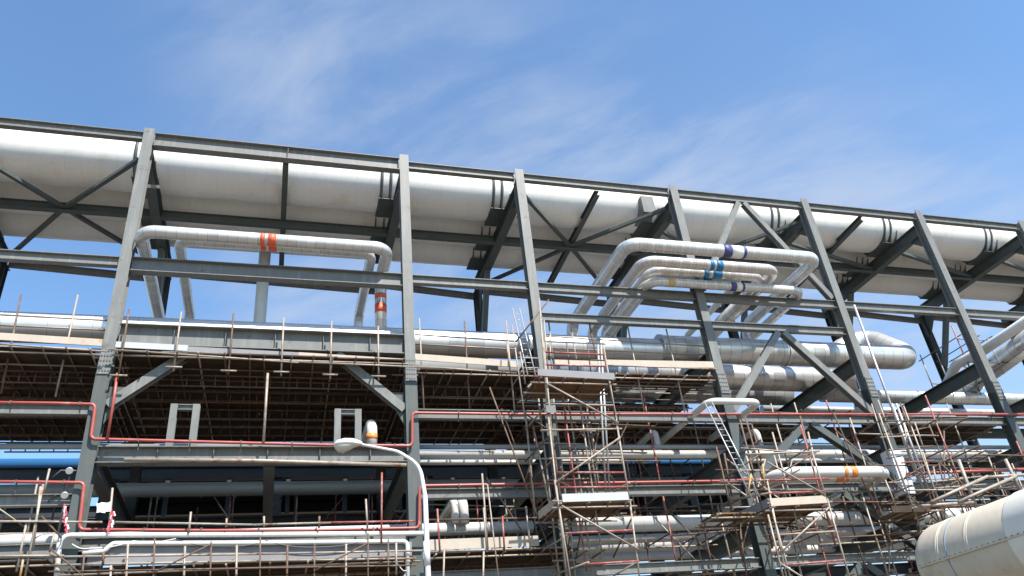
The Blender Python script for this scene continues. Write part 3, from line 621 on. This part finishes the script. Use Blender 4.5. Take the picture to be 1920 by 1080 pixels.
deck(t1, a.x, b.x, yf, yb+.1, a.z, runners=3, tr=.6, pm=PLANKT); toe(t1, (1008, 698, 1152, 706), yf-.03, .2, TOEG)
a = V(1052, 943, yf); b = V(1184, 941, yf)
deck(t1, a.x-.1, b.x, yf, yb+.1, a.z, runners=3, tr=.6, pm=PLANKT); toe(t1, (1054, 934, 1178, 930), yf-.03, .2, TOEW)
p, q = V(1047, 938, yf), V(1047, 938, yf)+Vector((-.1, yb-yf, 0)); build('toe_board', MB().obox(p, q, .03, .2), TOE, t1)
a = V(1012, 812, yf)
def ladder(parent, p0, p1, wv, n, r=.019, m=ALU, name='ladder'):
    p0 = Vector(p0); p1 = Vector(p1); wv = Vector(wv); mb = MB().tube([p0, p1], r, 8).tube([p0+wv, p1+wv], r, 8)
    for i in range(1, n): t = p0+(p1-p0)*i/n; mb.tube([t, t+wv], r*.45, 6)
    return build(name, mb, m, parent)
lad = thing('ladder', 'short aluminium ladder leaning at the top of the middle scaffold tower', 'ladder', V(990, 700, 18.2))
ladder(lad, V(990, 705, 18.2), V(961, 578, 19.3), (.22, 0, 0), 11, name='ladder_frame')
lad = thing('ladder', 'long aluminium ladder leaning steeply against the right scaffold tower', 'ladder', V(1410, 930, 17.6))
ladder(lad, V(1409, 932, 17.6), V(1321, 754, 18.7), (.24, 0, 0), 16, name='ladder_frame')
tubes(t1, 'ledger', [(1055, 758, 1055, 700)], yb, .02)
build('sign_plate', MB().obox(V(1024, 767, yf-.08), V(1042, 767, yf-.08), .012, .2), STEEL, t1)

t2 = tower('scaffold_tower', 'right scaffold tower with an orange-tinted deck standing between the chevron braces', (14, 18.3, 5))
yf, yb = 17.6, 19.0
fl = tubes(t2, 'upright_tube', [(1440, 965, 1478, 1120), (1447, 955, 1492, 1120), (1438, 900, 1482, 1120)], yf, .025, TUBE)
fr = tubes(t2, 'upright_tube', [(1522, 845, 1552, 945), (1551, 935, 1603, 1120)], yf, .025)
bk = tubes(t2, 'upright_tube', [(1397, 780, 1440, 935), (1345, 845, 1378, 985), (1358, 850, 1372, 930), (1386, 980, 1400, 1080)], yb, .027, RUSTT)
bk2 = tubes(t2, 'upright_tube', [(1480, 980, 1512, 1120), (1500, 780, 1532, 905), (1515, 810, 1545, 940)], yb, .026)
le = tubes(t2, 'ledger', [(1400, 852, 1537, 846), (1438, 944, 1560, 941), (1460, 1003, 1567, 996)], yf, .027, TUBE)
le += tubes(t2, 'ledger', [(1436, 901, 1553, 897), (1440, 926, 1545, 921), (1466, 1060, 1584, 1050)], yf, .027, REDT)
tubes(t2, 'ledger', [(1345, 905, 1442, 900, yb, yf), (1372, 938, 1440, 925, yb, yf), (1378, 882, 1440, 882, yb, yb), (1375, 985, 1455, 950, yb, yf), (1360, 893, 1430, 850, yb, yf)], yf, .026)
tubes(t2, 'brace_tube', [(1438, 866, 1548, 928), (1466, 1034, 1556, 950), (1466, 1058, 1525, 1095), (1356, 900, 1400, 930, yb, yf)], yf-.06, .024, TUBE)
tubes(t2, 'brace_tube', [(1467, 885, 1530, 848), (1535, 995, 1470, 985, yf, yb), (1438, 912, 1500, 880), (1380, 940, 1440, 905, yb, yf), (1370, 1000, 1400, 1040, yb, yb)], yf, .022, RUSTT)
clamps_at(t2, fl+fr, le, 40)
a = V(1444, 949, yf); b = V(1552, 947, yf)
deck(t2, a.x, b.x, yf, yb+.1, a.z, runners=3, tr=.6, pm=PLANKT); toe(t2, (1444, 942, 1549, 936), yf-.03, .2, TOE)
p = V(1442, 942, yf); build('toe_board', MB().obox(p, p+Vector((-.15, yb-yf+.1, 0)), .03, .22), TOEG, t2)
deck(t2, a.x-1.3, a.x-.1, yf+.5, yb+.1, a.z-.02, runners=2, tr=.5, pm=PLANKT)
tubes(t2, 'upright_tube', [(1430, 870, 1434, 912), (1402, 930, 1408, 890)], yf, .024, YELT)

t3 = tower('scaffold_tower', 'tangle of thin poles and a small deck round the column behind the tank', (18, 18.6, 6))
yf, yb = 18.6, 19.7
up = tubes(t3, 'upright_tube', [(1634, 757, 1668, 862), (1646, 750, 1672, 820), (1688, 755, 1712, 825), (1715, 792, 1735, 850), (1732, 852, 1770, 978), (1750, 875, 1758, 918), (1760, 868, 1772, 920), (1660, 900, 1680, 950), (1696, 800, 1704, 850)], yf, .023)
le = tubes(t3, 'ledger', [(1690, 868, 1752, 863), (1650, 820, 1735, 816), (1660, 845, 1750, 836), (1665, 905, 1690, 904), (1740, 905, 1840, 893), (1745, 916, 1850, 908)], yf, .022)
tubes(t3, 'brace_tube', [(1680, 815, 1745, 800), (1665, 905, 1760, 880, yf, yb), (1745, 880, 1810, 840), (1662, 860, 1720, 850, yf, yb), (1735, 930, 1800, 900), (1690, 900, 1740, 868)], yf, .02, RUSTT)
clamps_at(t3, up, le, 30)
a = V(1672, 962, yf); b = V(1746, 932, yf)
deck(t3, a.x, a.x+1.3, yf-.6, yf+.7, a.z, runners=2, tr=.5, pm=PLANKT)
build('toe_board', MB().obox(V(1672, 955, yf-.6), V(1672, 955, yf-.6)+Vector((1.3, 0, 0)), .03, .18), PLANK, t3)
t4 = thing('tube_scaffold', 'thick pale beige poles clamped together just above the cream tank', 'scaffold', (14, 15.5, 5))
up = tubes(t4, 'upright_tube', [(1797, 862, 1832, 955), (1885, 861, 1915, 925)], 15.5, .045, TUBE)
le = tubes(t4, 'ledger', [(1727, 949, 1824, 942), (1850, 895, 1940, 889)], 15.45, .042, TUBE); tubes(t4, 'brace_tube', [(1745, 942, 1852, 893), (1797, 941, 1905, 893)], 15.4, .04, TUBE); clamps_at(t4, up, le, 12)
pg = 'bright steel pipes beside the right-hand column'
for (p0, p1, lab) in (((1603, 572), (1722, 905), 'tallest bright steel standpipe rising against the sky beside the right-hand column'), ((1677, 757), (1728, 922), 'left one of two short bright standpipes beside the tallest one'), ((1685, 757), (1737, 922), 'right one of two short bright standpipes beside the tallest one')):
    a, b = V(*p0, 19.3), V(*p1, 19.3); a.x = b.x = (a.x+b.x)/2
    pipe('standpipe', lab, [b, a], .04, ALU, None, 14, pg)
a = V(1672, 842, 19.93); b = V(1700, 925, 19.93)
wp = MB(); wp.box((E_, YF, (a.z+b.z)/2), (.44, .46, a.z-b.z)); tag(build('plastic_wrap', wp, WRAP, None, (E_, YF, b.z)), 'white plastic sheet wrapped round the right-hand column behind the tank poles', 'sheet')
fl_ = V(196, 948, 19.5); mb = MB()
gr = []
for j in range(5):
    for i in range(7): 
        p = V(181+27*i/6+(2 if j == 4 and i % 2 else 0), 944+18*j/4+(2.2 if i > 2 else 0)-(6*i/6), 19.5); p.y += .05*math.sin(i*1.7+j*.9); gr.append(p)
fs = [(j*7+i, j*7+i+1, (j+1)*7+i+1, (j+1)*7+i) for j in range(4) for i in range(6)]
nv = len(gr); mb.add(gr+[p+Vector((0, .012, 0)) for p in gr], fs+[tuple(i+nv for i in f[::-1]) for f in fs], None, None, True)
fo = thing('flag', 'white cloth flag on a short pole above the lower red pipe, near the left column', 'flag', V(207, 985, 19.5))
build('cloth', mb, CLOTH, fo); build('flag_pole', T([V(211, 915, 19.55), V(204, 995, 19.55)], .025, 8), TUBE, fo)
for lab, q in (('red and white tape fluttering from a pole left of the left column', (122, 945, 124, 1000)), ('red and white tape hanging under the white flag', (212, 955, 203, 998))):
    mb = MB(); p = None
    for i in range(8):
        c = V(q[0]+(q[2]-q[0])*i/8+rnd.uniform(-3, 3), q[1]+(q[3]-q[1])*i/8, 19.4); e = c+Vector((rnd.uniform(-.04, .04), rnd.uniform(-.03, .03), -.09)); mb.obox(c, e, .028, .006, (0, 1, 0))
    o = thing('barrier_tape', lab, 'tape', V(q[0], q[1], 19.4)); build('red_strip', mb, TAPE, o)
    mb = MB()
    for i in range(6):
        c = V(q[0]+(q[2]-q[0])*i/8+rnd.uniform(-4, 4), q[1]+4+(q[3]-q[1])*i/8, 19.42); mb.obox(c, c+Vector((rnd.uniform(-.05, .05), 0, -.1)), .035, .006, (0, 1, 0))
    build('white_strip', mb, CLOTH, o)
for lab, q in (('round silver floodlight on the left, above the lower red pipe', (130, 883)), ('round silver floodlight on the left, hanging below the lower red pipe', (121, 929))):
    c = V(*q, 20.0); o = thing('floodlight', lab, 'lamp', c); m_ = MB().lathe(c, (.2, -.9, -.3), [(-.06, .02), (-.05, .05), (0, .08), (.04, .085), (.045, .07)], 20); build('lamp_shade', m_, ALU, o)
    build('bracket', T([c+Vector((-.35, .1, -.12)), c+Vector((-.2, .1, .05)), c+Vector((.4, .15, .04))], .02, 8), BOLT, o)
for q, lab in (((918, 1003), 'blue plastic bucket hung on the scaffold right of the lamp post'),):
    c = V(*q, 19.4); tag(build('bucket', MB().lathe(c-Vector((0, 0, .12)), (0, 0, 1), [(0, .075), (.005, .08), (.22, .105), (.23, .112), (.25, .112)], 20), BLUE, None, c), lab, 'bucket')

# ------------------------------------------------------------------ dense scaffold inside the rack, behind the towers
def inner(label, x0, x1, y0, y1, z0, z1, nx, ny, seed, fill=1.):
    rr = random.Random(seed); o = thing('tube_scaffold', label, 'scaffold', ((x0+x1)/2, (y0+y1)/2, z0))
    xs = [x0+(x1-x0)*i/(nx-1)+rr.uniform(-.2, .2) for i in range(nx)]; ys = [y0+(y1-y0)*j/(ny-1) for j in range(ny)]
    for x in xs:
        for y in ys:
            if rr.random() < fill: build('upright_tube', T([(x, y, z0), (x+rr.uniform(-.04, .04), y, z1+rr.uniform(-.5, .4))], .025, 6), rr.choice((TUBE, TUBE, TUBE, REDT, RUSTT)), o)
    z = z0+.4
    while z < z1:
        for y in ys:
            if rr.random() < .8: build('ledger', T([(x0-.2, y-.05, z+rr.uniform(-.1, .1)), (x1+.2, y-.05, z+rr.uniform(-.1, .1))], .024, 6), rr.choice((TUBE, RUSTT, RUSTT)), o)
        for x in xs:
            if rr.random() < .7: build('transom', T([(x+.05, y0-.2, z+.08), (x+.05, y1+.2, z+.08)], .024, 6), RUSTT, o)
        z += rr.uniform(.9, 1.2)
    for i in range(nx):
        if rr.random() < .8: build('brace_tube', T([(xs[i], rr.choice(ys)+.06, z0+.2), (xs[i]+rr.choice((-1.6, 1.6)), rr.choice(ys)+.06, z1-.3)], .022, 6), rr.choice((RUSTT, TUBE)), o)
    return o
inner('shadowed inner scaffold behind the middle scaffold tower', 7.9, 10.8, 20.6, 22.6, 7.2, 10.6, 4, 2, 3)
inner('shadowed inner scaffold between the two scaffold towers', 11.2, 14.6, 22.6, 25.5, 7.2, 10.6, 4, 2, 5)
inner('dense inner scaffold behind the thick white banded pipe', 14.6, 18.6, 20.8, 23.6, 6.6, 10.5, 5, 2, 9)
inner('distant scaffold behind the tank poles at right', 19.6, 24.0, 20.8, 24.0, 5.8, 9.0, 5, 2, 12)
inner('distant scaffold on the far right pipes against the sky', 25.6, 27.6, 21.5, 23.5, 12.4, 14.3, 4, 2, 14, .8)
inner('rusty scaffold crowding the foot of the column behind the tank', 17.6, 20.4, 18.3, 19.6, 5.6, 9.6, 4, 2, 31, .8)
inner('rusty scaffold beyond the left edge of the right tower', 12.2, 14.0, 17.9, 19.4, 5.4, 8.6, 3, 2, 33)
inner('pale scaffold poles clustered right of the wrapped column', 20.2, 22.6, 18.0, 19.2, 5.6, 8.0, 4, 2, 37, .7)
inner('scaffold poles crowding the left side of the middle tower', 7.0, 8.0, 18.7, 19.5, 5.2, 10.4, 3, 2, 41)
inner('thin inner scaffold under the left bay deck beside the left column', -8.6, -5.0, 21.6, 23.4, 6.8, 8.3, 5, 2, 51)
inner('thin inner scaffold between the lamp post column and the middle tower', 4.0, 7.0, 21.6, 23.4, 6.6, 8.4, 5, 2, 53)
inner('tangled inner scaffold below the lower red pipe between the towers', 11.0, 13.6, 20.5, 22.2, 5.0, 7.4, 4, 2, 57)
inner('tangled scaffold low beyond the right tower and below the chevron braces', 15.4, 18.4, 19.2, 20.0, 4.4, 7.2, 4, 2, 59, .8)
tubes(t1, 'upright_tube', [(1030, 630, 1036, 712), (1062, 640, 1070, 712), (1100, 636, 1110, 714), (1020, 600, 1030, 720), (960, 610, 985, 790)], 18.1, .02)
tubes(t1, 'guard_rail', [(1015, 640, 1135, 645), (1018, 672, 1134, 676)], 18.1, .02, RUSTT)
inner('dim inner scaffold low in the wide bay', -3.5, 2.8, 25.2, 26.2, 7.0, 9.6, 7, 2, 21, .7)
# second, farther rack whose dark frames close the view low down
r2 = thing('pipe_rack', 'second dark pipe rack standing far behind, seen only through gaps low in the front rack', 'pipe rack', (4, 33, 0))
for x in range(-18, 54, 6):
    for y in (31.5, 36.5): build('column', MB().ibeam((x, y, 0), (x, y, 12.1), .34, .32, (0, 1, 0)), STEEL_B, r2)
    for z in (9.6, 11.95): build('cross_beam', MB().ibeam((x, 31.67, z), (x, 36.33, z), .4, .3), STEEL_B, r2)
for y in (31.5, 36.5):
    for z in (9.2, 11.9): build('beam', MB().ibeam((-18, y-.2, z), (54, y-.2, z), .45, .3), STEEL_B, r2)
mb = MB()
for k in range(16): mb.box((1.5, 31.9+.29*k, 10.35), (40, .27, .05))
build('walkway', mb, PLANK, r2)
mb = MB()
for k in range(24): mb.box((11.7, 32.8+.29*k, 12.40), (37.6, .28, .05))
build('walkway', mb, PLANK, r2)
for k in range(10): build('joist', MB().ibeam((-7, 32.9+.72*k, 12.24), (30.5, 32.9+.72*k, 12.24), .24, .12), STEEL_B, r2)
for k in range(17): build('post', MB().obox((-6.5+2.3*k, 32.75, 9.0), (-6.5+2.3*k, 32.75, 12.3), .16, .16, (0, 1, 0)), STEEL_B, r2)
xpipe('blue_pipe', 'dark blue pipe on the far rack glimpsed low through the wide bay', 32.3, 9.95, -18, 54, .28, BLUE)
xpipe('grey_pipe', 'grey pipe on the far rack glimpsed low through the wide bay', 33.4, 9.95, -18, 54, .25, GPAINT)

# ------------------------------------------------------------------ street lamp
yl_ = 15.0
la = thing('street_lamp', 'white street lamp with a long curved arm standing before the wide bay', 'street lamp', (V(803, 1080, yl_).x, yl_, 0))
px_ = V(799, 1000, yl_).x
neck = fillet([(px_, yl_, 0), V(797, 930, yl_)*1, V(787, 872, yl_), V(745, 846, yl_), V(675, 833, yl_)], .5, 8)
neck[0] = Vector((px_+.0, yl_, 0))
nn = len(neck)
build('pole', MB().tube(neck, [.075]+[.05-.022*i/(nn-1) for i in range(1, nn)], 16), LAMPW, la)
build('sleeve', MB().tube([(px_, yl_, V(799, 1015, yl_).z-.45), (px_, yl_, V(799, 1015, yl_).z)], .062, 16), LAMPW, la)
h0, h1 = V(672, 833, yl_), V(627, 835, yl_); ax = (h1-h0); ln = ax.length; ax.normalize()
hd = MB(); side_ = Vector((0, 1, 0)); prof = [(-.16, .03, .03), (-.02, .055, .05), (.25, .12, .075), (.6, .14, .08), (.9, .11, .06), (1.02, .04, .03)]
vs = []; 
for t_, w_, hh in [(q0, q1*1.3, q2*1.6) for q0, q1, q2 in prof]:
    c = h0+ax*(ln*t_)
    for k in range(14):
        a = 2*math.pi*k/14; zz_ = math.sin(a)*hh*(1 if math.sin(a) > 0 else .35); vs.append(c+side_*(math.cos(a)*w_)+Vector((0, 0, zz_)))
fs = [(i*14+k, i*14+(k+1) % 14, (i+1)*14+(k+1) % 14, (i+1)*14+k) for i in range(len(prof)-1) for k in range(14)]+[tuple(range(13, -1, -1)), tuple(14*(len(prof)-1)+k for k in range(14))]
hd.add(vs, fs, None, None, True); head = build('lamp_head', hd, LAMPW, la)
lm = MB(); c = h0+ax*(ln*.6); vs = []
for t_, w_, hh in ((.12, .09, .03), (.35, .14, .09), (.62, .16, .14), (.85, .13, .12), (.98, .06, .04)):
    c = h0+ax*(ln*t_)
    for k in range(9):
        a = math.pi+math.pi*k/8; vs.append(c+side_*(math.cos(a)*w_)+Vector((0, 0, math.sin(a)*hh-.012)))
fs = [(i*9+k, i*9+k+1, (i+1)*9+k+1, (i+1)*9+k) for i in range(4) for k in range(8)]
lm.add(vs, fs, None, None, True); build('lens', lm, LENS, head)

# ------------------------------------------------------------------ cream tank
tk = V(1712, 1068, 13.0); RT = .80; cx_, cz_ = tk.x+RT, tk.z
ta = thing('storage_tank', 'cream coloured ribbed storage tank with a bolted seam at the lower right corner', 'tank', (cx_, 11, 0))
Yend = 12.75
prof = [(0, 0.02), (.02, .3), (.06, .5), (.12, .62), (.2, .71), (.30, .77), (.42, RT), (7.5, RT)]
build('shell', MB().lathe((cx_, Yend+.42, cz_), (0, -1, 0), prof, 64), CREAM, ta)
for y, wd in ((12.35, .05), (12.28, .02), (11.62, .05), (11.55, .02), (10.3, .05)):
    build('rib', MB().lathe((cx_, y, cz_), (0, -1, 0), [(0, RT+.0), (.012, RT+.006), (wd, RT+.006), (wd+.012, RT)], 64), CREAM, ta)
build('blue_strap', MB().lathe((cx_, 12.08, cz_), (0, -1, 0), [(0, RT), (.004, RT+.008), (.022, RT+.008), (.026, RT)], 64), mat('blue_strap', (.16, .25, .33), .6), ta)
build('end_section', MB().lathe((cx_, 10.7, cz_), (0, -1, 0), [(0, RT), (.05, RT+.02), (4.5, RT+.02), (4.6, RT)], 64), CREAM2, ta)
fl2 = MB()
for s in (-1, 1): fl2.box((cx_+s*(RT+.012), 9.2, cz_), (.06, 7.2, .03))
se = build('seam_flange', fl2, CREAM, ta)
for k in range(42): bolt((cx_-RT-.03, 12.75-.13*k, cz_+.008), se, (.022, .03, .045))
build('manway', MB().lathe((cx_-.12, 11.75, cz_+RT-.1), (0, 0, 1), [(0, .2), (.26, .2), (.26, .235), (.30, .235), (.33, .06)], 32), CREAM, ta)
for y in (12.0, 8.5):
    sd = MB(); sd.prism([(cx_-.5, y-.1, cz_-RT-.3)]+[(cx_+math.sin(a)*(RT+.015), y-.1, cz_-math.cos(a)*(RT+.015)) for a in [R(-55+110*k/10) for k in range(11)]]+[(cx_+.5, y-.1, cz_-RT-.3)], (0, .2, 0)); build('cradle', sd, STEEL_D, ta)
    for s in (-1, 1): build('leg', MB().ibeam((cx_+s*.45, y, 0), (cx_+s*.45, y, cz_-RT-.3), .15, .15, (0, 1, 0)), STEEL_D, ta)
